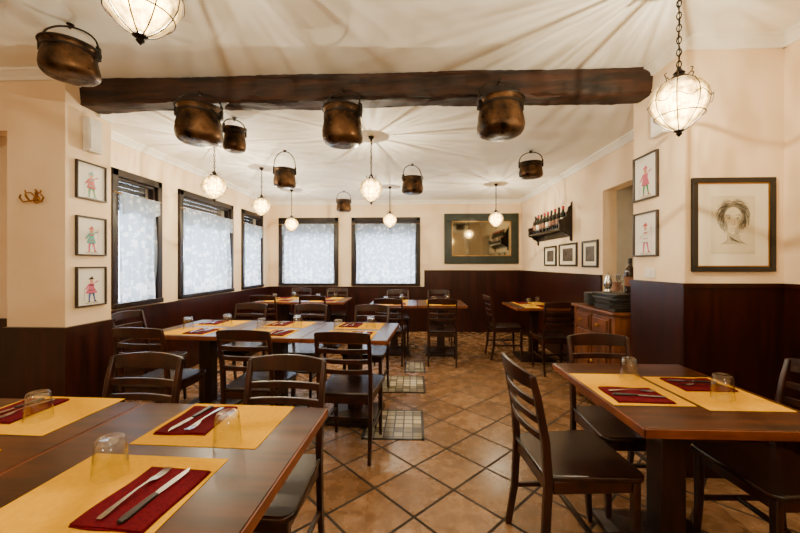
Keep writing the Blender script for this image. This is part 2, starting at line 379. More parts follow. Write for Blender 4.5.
# beam
def beam():
    nx,ring=110,20; vs=[];fs=[]
    y0,y1,z0,z1=BY0,BY1,BZ0,BZ1
    rb=random.Random(5); ph=[rb.uniform(0,6) for _ in range(ring)]
    for i in range(nx+1):
        x=PLX+(PRX-PLX)*i/nx
        for j in range(ring):
            a=2*pi*j/ring+pi/ring
            cx,cz=math.cos(a),math.sin(a); p=.33
            yy=(abs(cx)**p)*math.copysign(1,cx); zz=(abs(cz)**p)*math.copysign(1,cz)
            jy=.009*math.sin(x*4.5+ph[j])+rb.uniform(-.005,.005); jz=.007*math.sin(x*3.3+1)+.004*math.sin(x*11+ph[j])+rb.uniform(-.004,.004)
            vs.append((x,(y0+y1)/2+yy*(y1-y0)/2+jy,(z0+z1)/2+zz*(z1-z0)/2+(jz if cz<0 else 0)))
    for i in range(nx):
        for j in range(ring): fs.append((i*ring+j,i*ring+(j+1)%ring,(i+1)*ring+(j+1)%ring,(i+1)*ring+j))
    fs+=[tuple(range(ring)),tuple(nx*ring+j for j in range(ring-1,-1,-1))]
    o=M().add(vs,fs).obj('ceiling_beam',BEAM)
    tag(o,'rough dark brown timber beam spanning the ceiling between two piers','beam')
beam()

# floor panels
for (x0,x1,y0,y1) in [(-.40,.08,2.68,3.22),(-.36,.12,3.66,4.20),(-.12,.14,4.36,4.86)]:
    r_=root('floor_mosaic_panel','square mosaic tile panel framed in dark stone, set in floor','floor panel',((x0+x1)/2,(y0+y1)/2,0),0,'mosaic floor panels')
    w,h=(x1-x0)/2,(y1-y0)/2
    M().box(-w+.02,w-.02,-h+.02,h-.02,.0,.004).obj('mosaic',INSET,parent=r_,smooth=False)
    f=M(); f.box(-w,w,-h,-h+.02,0,.006);f.box(-w,w,h-.02,h,0,.006);f.box(-w,-w+.02,-h,h,0,.006);f.box(w-.02,w,-h,h,0,.006)
    f.obj('frame',BLACK,parent=r_,smooth=False)

# ---------------------------------------------------------------- chair
def make_chair():
    r=root('dining_chair','dark-stained wooden dining chair with ladder back','chair',group='dark wooden dining chairs')
    b=M()
    def corner(cx,cy,rad,a0):
        return [(cx+rad*math.cos(a0+i*pi/8),cy+rad*math.sin(a0+i*pi/8)) for i in range(5)]
    pts=corner(.165,.165,.05,0)+corner(-.165,.165,.05,pi/2)+corner(-.165,-.18,.025,pi)+corner(.165,-.18,.025,1.5*pi)
    b.prism(pts,.434,.460); b.obj('seat',SEATM,parent=r,bevel=.009,seg=3)
    b=M(); b.box(-.17,.17,.165,.185,.38,.434);b.box(-.185,-.165,-.17,.17,.38,.434);b.box(.165,.185,-.17,.17,.38,.434);b.box(-.16,.16,-.195,-.175,.38,.434)
    b.obj('seat_rail',CHW,parent=r,bevel=.003)
    sq=[(-.5,-.5),(.5,-.5),(.5,.5),(-.5,.5)]
    fl=M(); fl.sweep([(0,0,.43),(0,0,.2),(0,.012,0)],[(a*.032,b_*.032) for a,b_ in sq],scales=[1,.92,.68])
    f1=fl.obj('leg',CHW,parent=r,bevel=.004,loc=(.178,.178,0))
    f2=f1.copy(); C.objects.link(f2); f2.parent=r; f2.location=(-.178,.178,0)
    rl=M(); rl.sweep([(0,-.045,0),(0,-.012,.2),(0,0,.43),(0,-.012,.6),(0,-.045,.78),(0,-.068,.87)],[(a*.026,b_*.033) for a,b_ in sq],up=(0,1,0),scales=[.85,1,1.05,1,.9,.75])
    l1=rl.obj('leg',CHW,parent=r,bevel=.004,loc=(.18,-.19,0))
    l2=l1.copy(); C.objects.link(l2); l2.parent=r; l2.location=(-.18,-.19,0)
    bk=M()
    def yz(z):
        if z<.6: return -.19-.012*(z-.43)/.17
        if z<.78: return -.202-.033*(z-.6)/.18
        return -.235-.023*(z-.78)/.09
    def slat(z,h,crown=0):
        n=12; vs=[]
        for i in range(n+1):
            u=-1+2*i/n; x=.185*u; bow=-.03*(1-u*u); y=yz(z)+bow; tp=crown*(1-u*u)
            vs+=[(x,y-.008,z-h/2),(x,y+.008,z-h/2),(x,y+.008+yz(z+h/2)-yz(z),z+h/2+tp),(x,y-.008+yz(z+h/2)-yz(z),z+h/2+tp)]
        fs=[(i*4+j,i*4+(j+1)%4,(i+1)*4+(j+1)%4,(i+1)*4+j) for i in range(n) for j in range(4)]+[(0,1,2,3),(n*4+3,n*4+2,n*4+1,n*4)]
        bk.add(vs,fs)
    slat(.844,.062,.014); slat(.752,.032); slat(.680,.032); slat(.608,.032)
    bk.obj('backrest',CHW,parent=r,bevel=.003)
    st=M(); st.box(-.187,-.169,-.19,.17,.19,.212);st.box(.169,.187,-.19,.17,.19,.212);st.box(-.17,.17,-.015,.005,.192,.211)
    st.obj('stretcher',CHW,parent=r,bevel=.003)
    return r
CH=make_chair()
def d2(a): return math.radians(a)
first=[True]
def chair(x,y,deg,label='dark-stained wooden ladder-back dining chair pushed in at a table'):
    if first[0]:
        first[0]=False; CH.location=(x,y,0); CH.rotation_euler=(0,0,d2(deg)); CH['label']=label; return CH
    return dup(CH,(x,y,0),d2(deg),label)
chair(.73,1.68,-86,'dark wooden ladder-back chair slightly pulled out from two-seat table')
chair(1.16,2.03,181,'dark wooden chair pushed in beside the two-seat table')
chair(1.56,1.60,92,'dark wooden chair between two-seat table and wainscot wall')
chair(-.62,1.42,177,'dark wooden chair pushed in at the large laid table')
chair(-1.33,1.44,176,'dark wooden chair pushed in at the large laid table')

# ---------------------------------------------------------------- tables
def make_table(w,dp):
    r=root('dining_table','dark brown wooden dining table on a square pedestal','table',group='pedestal dining tables')
    M().box(-w/2+.006,w/2-.006,-dp/2+.006,dp/2-.006,.722,.75).obj('tabletop',TOP,parent=r,smooth=False,bevel=.002)
    e=M(); h0,h1=.716,.7485
    e.box(-w/2,w/2,-dp/2,-dp/2+.006,h0,h1);e.box(-w/2,w/2,dp/2-.006,dp/2,h0,h1);e.box(-w/2,-w/2+.006,-dp/2,dp/2,h0,h1);e.box(w/2-.006,w/2,-dp/2,dp/2,h0,h1)
    e.obj('edge_band',EDGE,parent=r,smooth=False,bevel=.002)
    p=M(); p.box(-.055,.055,-.055,.055,.05,.69); p.box(-.2,.2,-.035,.035,.685,.722); p.box(-.035,.035,-.24,.24,.685,.722)
    p.obj('pedestal',PED,parent=r,bevel=.006)
    b=M(); q=[(-.5,-.5),(.5,-.5),(.5,.5),(-.5,.5)]
    b.sweep([(0,0,0),(0,0,.03),(0,0,.05),(0,0,.075)],[(a*.46,c*.46) for a,c in q],scales=[1,1,.8,.35])
    b.obj('base',PED,parent=r,smooth=False,bevel=.004)
    return r
def table(tmpl,x,y,deg,label):
    if not tmpl.get('used'):
        tmpl['used']=1; o=tmpl['o']; o.location=(x,y,0); o.rotation_euler=(0,0,d2(deg)); o['label']=label; return o
    return dup(tmpl['o'],(x,y,0),d2(deg),label)
TA={'o':make_table(.778,.82)}
TB={'o':make_table(.688,.80)}
TC={'o':make_table(.72,.84)}
t1=table(TA,-1.53,1.051,-2,'large dark brown dining table laid with yellow placemats')
t2=table(TA,-.75,1.024,-2,'large dark brown table laid with yellow placemats, orange-brown edge')
t3=table(TC,1.17,1.70,0,'two-seat dark brown pedestal table laid with two yellow placemats')
mid=[(-.517,3.103),(-1.205,3.151),(-1.893,3.199)]
ux=(.9976,-.0698);uy=(.0698,.9976)
for i,(x,y) in enumerate(mid):
    table(TB,x,y,-4,'dark brown table in a joined row, laid with yellow placemats')
    chair(x-uy[0]*.52+[.10,.09,0][i],y-uy[1]*.52,-4+random.uniform(-3,3),'dark wooden ladder-back chair at the joined row of tables')
    chair(x+uy[0]*.50,y+uy[1]*.50,176+random.uniform(-3,3),'dark wooden chair behind the joined row of tables')
chair(-2.44,3.23,-90,'dark wooden chair at the head of joined tables under the window')
back=[(-.30,5.35),(.40,5.35)]
for (x,y) in back:
    table(TB,x,y,0,'dark brown table laid for two near the windows')
    chair(x-.02,y-.52,random.uniform(-4,4),'dark wooden chair at a small table near the windows')
    chair(x+.02,y+.5,180+random.uniform(-4,4),'dark wooden chair at a small table near the windows')
backl=[(-2.12,5.75),(-1.42,5.75)]
for (x,y) in backl:
    table(TB,x,y,0,'dark brown table laid for two in the window corner')
    chair(x-.02,y-.52,random.uniform(-4,4),'dark wooden chair at the table in the window corner')
    chair(x+.02,y+.5,180+random.uniform(-4,4),'dark wooden chair at the table in the window corner')
table(TB,1.69,5.10,0,'dark brown table laid for two against the wainscot wall')
chair(1.72,4.48,0,'dark wooden chair near the wainscot wall and dresser')
chair(1.30,5.15,-88,'dark wooden chair at the table against the wainscot wall')

# ---------------------------------------------------------------- tableware templates
def mk_mat():
    o=M().box(-.21,.21,-.165,.165,0,.0015).obj('placemat',MAT_Y,smooth=False)
    return tag(o,'yellow paper placemat on a dark table','placemat','yellow placemats')
def mk_nap():
    r=root('napkin','folded burgundy napkin lying on a yellow placemat','napkin',group='burgundy napkins')
    n=10; 
    for k,(sx,sy,z) in enumerate([(.09,.115,0),(.088,.112,.0035)]):
        vs=[];fs=[]
        for s_ in (0,1):
            for j in range(n+1):
                for i in range(n+1):
                    u=-1+2*i/n;v=-1+2*j/n
                    zz=z+(.003+.0012*math.sin(u*4+v*3+k) if s_ else 0)
                    vs.append((sx*u+.002*math.sin(v*3),sy*v+.002*math.sin(u*4+k),zz))
        N=(n+1)**2
        for j in range(n):
            for i in range(n):
                p=j*(n+1)+i; fs.append((p,p+n+1,p+n+2,p+1)); fs.append((N+p,N+p+1,N+p+n+2,N+p+n+1))
        ed=[j for j in range(n)]+[n+(n+1)*j for j in range(n)]+[N-1-j for j in range(n)]+[(n+1)*(n-j) for j in range(n)]
        for q in range(len(ed)): fs.append((ed[q],ed[(q+1)%len(ed)],N+ed[(q+1)%len(ed)],N+ed[q]))
        M().add(vs,fs).obj('napkin_fold',NAP,parent=r)
    return r
def strip(b,pts,ws,th):
    b.sweep(pts,[(-.5,-.5),(.5,-.5),(.5,.5),(-.5,.5)],up=(0,0,1),scales=[(w,th) for w in ws])
def mk_fork():
    b=M()
    strip(b,[(0,-.10,.003),(0,-.09,.004),(0,-.05,.007),(0,0,.01),(0,.03,.009),(0,.045,.006),(0,.06,.004)],[.012,.016,.011,.006,.007,.02,.022],.0022)
    for i in range(4):
        x=-.0088+i*.00587
        strip(b,[(x,.058,.004),(x,.08,.004),(x,.10,.008)],[.0036,.0034,.0018],.002)
    return tag(b.obj('fork',STEEL),'stainless steel fork lying on a burgundy napkin','fork','forks')
def mk_knife():
    r=root('knife','table knife with black handle lying on a napkin','knife',group='table knives')
    b=M(); strip(b,[(0,-.105,.006),(0,-.09,.006),(0,-.04,.006),(0,-.005,.006)],[.014,.018,.016,.014],.008); b.obj('handle',BLACK,parent=r,bevel=.002)
    b=M(); strip(b,[(0,-.01,.006),(0,.01,.006),(.002,.06,.006),(.003,.09,.006),(.0,.108,.006)],[.012,.017,.018,.014,.003],.0018); b.obj('blade',STEEL,parent=r)
    return r
def mk_glass():
    prof=[(.0425,.0),(.0435,.002),(.0425,.005),(.0415,.03),(.039,.06),(.0365,.085),(.034,.097),(.030,.1015),(.026,.1025),(.022,.101),(.0005,.1000)]
    inner=[(.0005,.086),(.015,.087),(.028,.087),(.0345,.080),(.037,.06),(.0395,.03),(.041,.003),(.0425,0)]
    o=M().lathe(prof,32,cap=False); o.lathe(inner,32,cap=False)
    return tag(o.obj('drinking_glass',GLASS,flip=False),'clear glass tumbler turned upside down on a laid table','glass','upturned tumblers')
TPL={'mat':mk_mat(),'nap':mk_nap(),'fork':mk_fork(),'knife':mk_knife(),'glass':mk_glass()}
used=set()
def put(k,x,y,z,deg,label=None):
    if k not in used:
        used.add(k); o=TPL[k]; o.location=(x,y,z); o.rotation_euler=(0,0,d2(deg))
        if label: o['label']=label
        return o
    return dup(TPL[k],(x,y,z),d2(deg),label)
ZT=.7502
def setting(x,y,deg,glass=True,cut=True,nx=.09,gx=-.11,gy=.06,gl=None):
    a=d2(deg); ca,sa=math.cos(a),math.sin(a)
    def W(u,v): return (x+u*ca-v*sa,y+u*sa+v*ca)
    put('mat',x,y,ZT,deg)
    p=W(nx,-.015); put('nap',*p,ZT+.0016,deg+random.uniform(-3,3))
    if cut:
        p=W(nx-.03,-.01); put('fork',*p,ZT+.0085,deg-3+random.uniform(-3,3))
        p=W(nx+.025,-.012); put('knife',*p,ZT+.006,deg-5+random.uniform(-3,3))
    if glass:
        p=gl or W(gx,gy); put('glass',*p,ZT+.0016,deg)
setting(-.765,.875,-2,nx=.105,gl=(-.835,.945))
setting(-.70,1.265,178,nx=.095,gl=(-.60,1.12))
setting(-1.455,1.32,178,nx=.095,gl=(-1.40,1.27))
setting(-1.50,.90,-2,nx=.10)
setting(.985,1.70,-90,nx=.10,gl=(1.095,1.85))
setting(1.335,1.66,90,nx=.09,gl=(1.33,1.585))
for (x,y) in mid:
    setting(x-uy[0]*.205,y-uy[1]*.205,-4,gx=-.12,gy=.1)
    setting(x+uy[0]*.205,y+uy[1]*.205,176,gx=-.12,gy=.1)
for (x,y) in back+backl+[(1.69,5.10)]:
    setting(x,y-.2,0,cut=False); setting(x,y+.2,180,cut=False)

# ---------------------------------------------------------------- lamps
PROF=[(.034,.118),(.062,.112),(.098,.090),(.122,.056),(.130,.022),(.123,-.016),(.103,-.052),(.076,-.082),(.046,-.104),(.020,-.116)]
def lamp(x,y,z,zc,s=1.0,power=62,rs=.84,label='wrought-iron caged glass pendant lamp glowing warm, hung on a chain'):
    r=root('pendant_lamp',label,'lamp',(x,y,z),random.uniform(0,1),'caged glass pendant lamps')
    pr=[(a*s*rs,b*s) for a,b in PROF]
    M().lathe(pr,64,lobes=8,amp=.08,cap=False).obj('lamp_shade',LGLASS,parent=r)
    cg=M(); nr=8
    for k in range(nr):
        a=2*pi*k/nr
        cg.tube([((q[0]+.004)*math.cos(a),(q[0]+.004)*math.sin(a),q[1]) for q in pr],.0024*s,6)
    for idx in (6,):
        rr=pr[idx][0]*1.07+.004
        cg.tube([(rr*math.cos(2*pi*j/24),rr*math.sin(2*pi*j/24),pr[idx][1]) for j in range(24)],.0024*s,6,closed=True)
    rr=pr[4][0]*1.08+.004
    cg.tube([(rr*math.cos(2*pi*j/64),rr*math.sin(2*pi*j/64),.010+.012*math.cos(8*2*pi*j/64)) for j in range(64)],.0020*s,6,closed=True)
    cg.lathe([(.020*s,-.114*s),(.023*s,-.120*s),(.010*s,-.127*s),(.013*s,-.135*s),(.002*s,-.147*s)],12)
    cg.obj('cage',IRON,parent=r)
    cp=M(); cp.lathe([(.036*s,.115*s),(.040*s,.119*s),(.034*s,.130*s),(.020*s,.142*s),(.024*s,.150*s),(.012*s,.163*s),(.005*s,.18*s)],20)
    for k in range(6):
        a=2*pi*k/6
        cp.tube([(.034*s*math.cos(a),.034*s*math.sin(a),.122*s),(.055*s*math.cos(a),.055*s*math.sin(a),.135*s),(.06*s*math.cos(a),.06*s*math.sin(a),.15*s),(.05*s*math.cos(a),.05*s*math.sin(a),.155*s)],.0024*s,6)
    cp.obj('cap',IRON,parent=r)
    ch=M(); zz=.178*s; top=zc-z-.03; k=0
    while zz<top:
        pts=[]
        for j in range(10):
            a=2*pi*j/10; u=.009*math.cos(a); v=.0185*math.sin(a)
            pts.append((u,0,zz+.012+v) if k%2 else (0,u,zz+.012+v))
        ch.tube(pts,.0028,5,closed=True); zz+=.029; k+=1
    ch.tube([(.004*math.sin(i*1.3),.004*math.cos(i*1.3),.17*s+(zc-z-.03-.17*s)*i/14) for i in range(15)],.0022,5)
    ch.obj('chain',IRON,parent=r)
    M().lathe([(.028,zc-z),(.03,zc-z-.006),(.022,zc-z-.02),(.010,zc-z-.03),(.005,zc-z-.042)],20).obj('ceiling_rose',IRON,parent=r)
    l=bpy.data.lights.new('bulb','POINT'); l.energy=power; l.color=(1,.91,.77); l.shadow_soft_size=.003
    lo=bpy.data.objects.new('bulb',l); C.objects.link(lo); lo.parent=r; lo.location=(0,0,.0)
lamp(1.26,1.74,2.085,ZN,1.02,power=85)
lamp(-.905,1.14,2.205,ZN,1.02,power=85)
lamp(-2.05,3.57,2.115,ZB,power=74)
lamp(-.42,3.47,2.05,ZB,.95,power=74)
lamp(-1.98,4.54,2.07,ZB,.95,power=74)
lamp(-2.06,5.9,1.99,ZB,.95,power=74)
lamp(-.39,5.74,2.03,ZB,.95,power=74)
lamp(1.28,5.6,2.02,ZB,.95,power=74)
for (x,y) in [(-1.6,-1.0),(1.0,-1.0)]:  # unseen fill lights added behind the camera to brighten the room, no fixtures
    l=bpy.data.lights.new('rear_fill_light','POINT'); l.energy=42; l.color=(1,.88,.68); l.shadow_soft_size=.1
    lo=bpy.data.objects.new('rear_fill_light',l); C.objects.link(lo); lo.location=(x,y,2.1)

# ---------------------------------------------------------------- copper pots
def pot(x,y,zb,dia,h,zt,rz=0,tilt=0,beamy=None,label='aged copper cauldron with arched iron handle hanging from the ceiling'):
    R=dia/2
    r=root('copper_pot',label,'pot',(x,y,zb),rz,'hanging copper pots')
    out=[(.001,0),(.52*R,.003*h),(.76*R,.025*h),(.90*R,.075*h),(.975*R,.15*h),(1.0*R,.25*h),(.995*R,.34*h),(.97*R,.47*h),(.94*R,.60*h),(.90*R,.72*h),(.885*R,.80*h),(.885*R,.87*h),(.92*R,.94*h),(.99*R,h)]
    M().lathe(out,48,cap=False,dent=.010).obj('pot_body',COPPER,parent=r,flip=False)
    inn=[(.99*R,h),(.93*R,h*.985),(.85*R,.88*h),(.85*R,.8*h),(.9*R,.62*h),(.94*R,.35*h),(.8*R,.12*h),(.001,.05*h)]
    M().lathe(inn,36,cap=False).obj('pot_inside',COPIN,parent=r,flip=False)
    bd=M(); bd.lathe([(.895*R,.79*h),(.915*R,.80*h),(.915*R,.86*h),(.895*R,.87*h)],36,cap=False)
    bd.tube([(.99*R*math.cos(2*pi*j/32),.99*R*math.sin(2*pi*j/32),h) for j in range(32)],.006,6,closed=True)
    for s_ in (-1,1):
        bd.box(s_*.96*R-.008,s_*.96*R+.008,-.018,.018,.74*h,h+.03)
    bd.obj('rim_band',IRON,parent=r)
    hh=zt-zb-h-.03
    hd=M(); n=18
    pts=[(-.98*R,0,h+.012)]+[(-.95*R*math.cos(pi*j/n),0,h+.015+hh*math.sin(pi*j/n)**.8) for j in range(n+1)]+[(.98*R,0,h+.012)]
    hd.tube(pts,.0055,8,up=(0,1,0)); hd.obj('handle',IRON,parent=r)
    hk=M(); top=zt-zb; hz=h+.015+hh
    if beamy is None:
        hk.tube([(0,0,top),(0,0,hz+.012),(.008,0,hz-.002),(0,0,hz-.012),(-.01,0,hz-.004)],.0035,6)
        hk.lathe([(.018,top+.003),(.02,top-.003),(.01,top-.008),(.003,top-.009)],12)
    else:
        by=beamy-y
        hk.tube([(0,by+.05,hz+.02),(0,.0,hz+.015),(0,-.008,hz),(0,-.0,hz-.012),(0,.012,hz-.008)],.0055,6)
    o=hk.obj('hook',IRON,parent=r); o.rotation_euler=(0,0,-rz)
bl='large dark copper cauldron with iron handle hanging from the timber beam'
pot(-1.575,2.545,2.215,.315,.25,2.60,rz=.3,beamy=BY0,label=bl)
pot(-.515,2.545,2.185,.29,.255,2.60,rz=-.3,beamy=BY0,label=bl)
pot(.605,2.515,2.225,.325,.245,2.63,rz=.15,beamy=BY0,label=bl)
pot(-1.535,2.98,2.29,.185,.19,ZB,rz=.8,label='small dark copper pot hanging behind the timber beam')
pot(-1.42,3.85,2.165,.24,.20,ZB,rz=.2)
pot(-1.2,6.03,2.22,.25,.20,ZB,rz=.1)
pot(-.02,4.44,2.205,.27,.20,ZB,rz=.5)
pot(1.29,3.98,2.28,.255,.16,ZB,rz=-.3)
pot(-2.02,2.01,2.42,.28,.18,ZN,rz=.4,label='dark copper cauldron hanging from the ceiling beside the pier')

# ---------------------------------------------------------------- pictures
def picture(name,label,w,h,loc,rz,fw,fm,inner,paper=WPAPER,art=None,artm=None,grp=None):
    r=root(name,label,'picture',loc,rz,grp)
    b=M(); d0,d1=-.022,0
    b.box(-w/2,w/2,d0,d1,-h/2,-h/2+fw);b.box(-w/2,w/2,d0,d1,h/2-fw,h/2);b.box(-w/2,-w/2+fw,d0,d1,-h/2+fw,h/2-fw);b.box(w/2-fw,w/2,d0,d1,-h/2+fw,h/2-fw)
    b.obj('frame',fm,parent=r,smooth=False,bevel=.003)
    if inner:
        g=.006; b=M(); W=w/2-fw; H=h/2-fw
        b.box(-W,W,-.014,-.001,-H,-H+g);b.box(-W,W,-.014,-.001,H-g,H);b.box(-W,-W+g,-.014,-.001,-H+g,H-g);b.box(W-g,W,-.014,-.001,-H+g,H-g)
        b.obj('gilt_slip',BRASS,parent=r,smooth=False)
    M().box(-w/2+fw*.8,w/2-fw*.8,-.008,-.001,-h/2+fw*.8,h/2-fw*.8).obj('backing_paper',paper,parent=r,smooth=False)
    if art: art.obj('drawing',artm,parent=r,smooth=False,flip=False)
    return r
def ell(b,cx,cz,rx,rz_,y,n=14):
    b.add([(cx+rx*math.cos(2*pi*i/n),y,cz+rz_*math.sin(2*pi*i/n)) for i in range(n)],[tuple(range(n))])
def poly(b,pts,y): b.add([(p[0],y,p[1]) for p in pts],[tuple(range(len(pts)))])
def figure(kind,s):
    b=M(); y=-.0095
    sk=1.3 if kind in (2,) else 1.0
    b.mi=1; poly(b,[(-.022*s,.02*s),(.022*s,.02*s),(.02*s,-.005*s),(.036*s*sk,-.045*s),(.0,-.052*s),(-.036*s*sk,-.045*s),(-.02*s,-.005*s)],y)
    poly(b,[(-.02*s,.02*s),(-.045*s,-.012*s),(-.036*s,-.02*s),(-.014*s,.005*s)],y-.0002); poly(b,[(.018*s,.02*s),(.046*s,.028*s),(.045*s,.038*s),(.014*s,.022*s)],y-.0002)
    b.mi=2; poly(b,[(-.020*s,-.045*s),(-.002*s,-.045*s),(-.008*s,-.07*s),(-.012*s,-.10*s),(-.022*s,-.10*s),(-.022*s,-.07*s)],y); poly(b,[(.003*s,-.045*s),(.022*s,-.045*s),(.026*s,-.07*s),(.032*s,-.098*s),(.022*s,-.10*s),(.014*s,-.072*s)],y)
    b.mi=0; ell(b,0,.036*s,.013*s,.016*s,y-.0003); ell(b,-.043*s,-.018*s,.005*s,.005*s,y-.0004,8); ell(b,.05*s,.034*s,.005*s,.005*s,y-.0004,8)
    b.mi=3; poly(b,[(-.026*s,.046*s),(.024*s,.048*s),(.012*s,.056*s),(.006*s,.07*s),(-.012*s,.058*s)],y-.0005)
    poly(b,[(-.022*s,-.10*s),(-.008*s,-.10*s),(-.010*s,-.106*s),(-.032*s,-.106*s)],y);poly(b,[(.02*s,-.099*s),(.034*s,-.097*s),(.042*s,-.106*s),(.02*s,-.106*s)],y)
    poly(b,[(-.016*s,.012*s),(.016*s,.012*s),(.014*s,.004*s),(-.014*s,.004*s)],y-.0003); b.stroke([(-.02*s,-.028*s),(.022*s,-.026*s)],.004*s,y-.0003)
    b.stroke([(.05*s,.06*s),(.052*s,-.1*s)] if kind==1 else [(-.05*s,-.01*s),(-.055*s,-.1*s)],.0025,y)
    b.mi=4; b.stroke([(-.05*s,-.112*s),(.05*s,-.11*s)],.005,y+.0002); b.stroke([(-.035*s,-.117*s),(.06*s,-.115*s)],.003,y+.0002)
    return b
COL=[[SKIN,RED,PGRN,TEAL,TONE],[SKIN,TEAL,PINK,RED,TONE],[SKIN,PINK,BLUE,BLACK,TONE],[SKIN,PINK,PGRN,PINK,TONE],[SKIN,WPLAS,PINK,RED,TONE]]
DES=['red and green','teal and pink','pink and blue','pink and green','white and pink']
thin=plain('thin_frame_wood','#2A1F18','#3A2C22',.4)
yc=(2.56+2.82)/2
for i,(z0,z1) in enumerate([(1.83,2.12),(1.395,1.70),(1.0,1.31)]):
    picture('framed_print','small framed print of costumed figure in %s'%DES[i],.26,z1-z0,(PLX,yc,(z0+z1)/2),pi/2,.012,thin,None,art=figure(i,1.15),artm=COL[i],grp='framed costume prints')
for i,(z0,z1) in enumerate([(1.80,2.13),(1.385,1.71)]):
    picture('framed_print','small framed print of costumed figure in %s'%DES[i+3],.27,z1-z0,(PRX,2.665,(z0+z1)/2),-pi/2,.012,thin,None,art=figure(i,1.25),artm=COL[i+3],grp='framed costume prints')
def portrait():
    b=M(); y=-.0095
    b.mi=1; poly(b,[(-.132,-.18),(.132,-.18),(.132,.18),(-.132,.18)],y)
    rnd=random.Random(3); k_=1.25; dz=.0
    def P(l): return [(p[0]*k_,p[1]*k_+dz) for p in l]
    b.mi=2; n=30
    poly(b,P([((.062+.007*math.sin(7*a))*math.sin(a),.046+(.068+.006*math.sin(9*a+1))*math.cos(a)) for a in [2*pi*i/n for i in range(n)]]),-.0100)
    b.mi=3; poly(b,P([(-.026,-.03),(.028,-.03),(.03,-.075),(.06,-.095),(-.055,-.098),(-.028,-.075)]),-.0099)
    b.mi=1; poly(b,P([(.046*math.sin(a),.022+.066*math.cos(a)*(1 if math.cos(a)>0 else 1.12)) for a in [2*pi*i/24 for i in range(24)]]),-.0102)
    b.mi=3; poly(b,P([(.046,.022),(.043,-.01),(.03,-.038),(.005,-.05),(.012,-.02),(.022,.0),(.018,.03),(.03,.06),(.042,.05)]),-.0103)
    poly(b,P([(-.038,.046),(-.012,.046),(-.012,.034),(-.036,.032)]),-.0103); poly(b,P([(-.043,.02),(-.03,.0),(-.025,-.03),(-.036,-.022)]),-.0103)
    b.mi=0; y=-.0106
    for k in range(190):
        a=rnd.uniform(-2.2,2.2); r0=.052+rnd.uniform(-.014,.02)
        pts=[]
        for j in range(6):
            aa=a+.11*j*(1 if a>0 else -1); rr=r0+.003*j
            pts.append((rr*math.sin(aa)*.98+rnd.uniform(-.004,.004),.044+rr*1.12*math.cos(aa)+rnd.uniform(-.004,.004)))
        b.stroke(P(pts),.0014,y)
    for sx in (-1,1):
        b.stroke(P([(sx*.031,.030),(sx*.026,.035),(sx*.019,.036),(sx*.010,.030)]),.0018,y); b.stroke(P([(sx*.028,.028),(sx*.020,.026),(sx*.012,.029)]),.0010,y); ell(b,sx*.020*k_,.031*k_+dz,.0038,.0038,y)
        b.stroke(P([(sx*.036,.044),(sx*.026,.050),(sx*.012,.045)]),.0026,y)
        for j in range(9): b.stroke(P([(sx*(.043-.003*j),.002-.006*j),(sx*(.030-.003*j),.010-.006*j)]),.0010,y)
    b.stroke(P([(.004,.030),(.009,.004),(.003,-.002),(-.006,.001)]),.0016,y)
    b.stroke(P([(-.017,-.020),(-.006,-.017),(0,-.019),(.006,-.017),(.018,-.021)]),.0018,y); b.stroke(P([(-.012,-.024),(0,-.028),(.012,-.025)]),.0012,y)
    for j in range(5): b.stroke(P([(-.008+.004*j,-.030),(-.005+.004*j,-.035)]),.001,y)
    b.stroke(P([(.042,-.015),(.024,-.043),(0,-.052),(-.022,-.045),(-.040,-.018)]),.0016,y)
    for k in range(22): b.stroke(P([(-.02+k*.0022,-.056-k*.0014),(-.008+k*.0026,-.080-k*.0006)]),.0012,y)
    b.stroke(P([(-.028,-.05),(-.03,-.078),(-.06,-.1)]),.0014,y); b.stroke(P([(.03,-.05),(.032,-.078),(.066,-.1)]),.0014,y)
    return b
picture('framed_portrait','dark-framed pencil portrait sketch of a face with tousled hair',.50,.585,(1.985,PRY0,1.575),0,.032,BLACK,True,paper=PAPER,art=portrait(),artm=[INK,plain('sketch_paper','#CFC4A6','#D7CCAE',.9),SHADE,TONE])
for (y0,y1,z0,z1) in [(5.28,5.75,1.30,1.60),(4.62,5.18,1.30,1.61),(4.10,4.48,1.29,1.61)]:
    a=M(); w=(y1-y0); h=z1-z0
    poly(a,[(-w*.28,-h*.28),(w*.28,-h*.28),(w*.28,h*.28),(-w*.28,h*.28)],-.0095)
    picture('framed_photo','small dark-framed photograph hung above the wainscot',w,h,(XR,(y0+y1)/2,(z0+z1)/2),-pi/2,.025,BLACK,None,paper=PAPER,art=a,artm=[DARKG],grp='small framed photographs')
r=root('wall_mirror','rectangular mirror in a wide dark green frame above the wainscot','mirror',(1.31,YB,1.825))
w,h,fw=1.44,.98,.15
b=M()
for (x0,x1,z0,z1) in [(-w/2,w/2,-h/2,-h/2+fw),(-w/2,w/2,h/2-fw,h/2),(-w/2,-w/2+fw,-h/2+fw,h/2-fw),(w/2-fw,w/2,-h/2+fw,h/2-fw)]: b.box(x0,x1,-.035,0,z0,z1)
b.obj('frame',GREEN,parent=r,smooth=False,bevel=.006)
b=M(); g=.012
for (x0,x1,z0,z1) in [(-w/2+fw,w/2-fw,-h/2+fw,-h/2+fw+g),(-w/2+fw,w/2-fw,h/2-fw-g,h/2-fw),(-w/2+fw,-w/2+fw+g,-h/2+fw,h/2-fw),(w/2-fw-g,w/2-fw,-h/2+fw,h/2-fw)]: b.box(x0,x1,-.04,-.002,z0,z1)
b.obj('gilt_slip',BRASS,parent=r,smooth=False)
M().box(-w/2+fw,w/2-fw,-.02,-.004,-h/2+fw,h/2-fw).obj('mirror_glass',MIRR,parent=r,smooth=False)

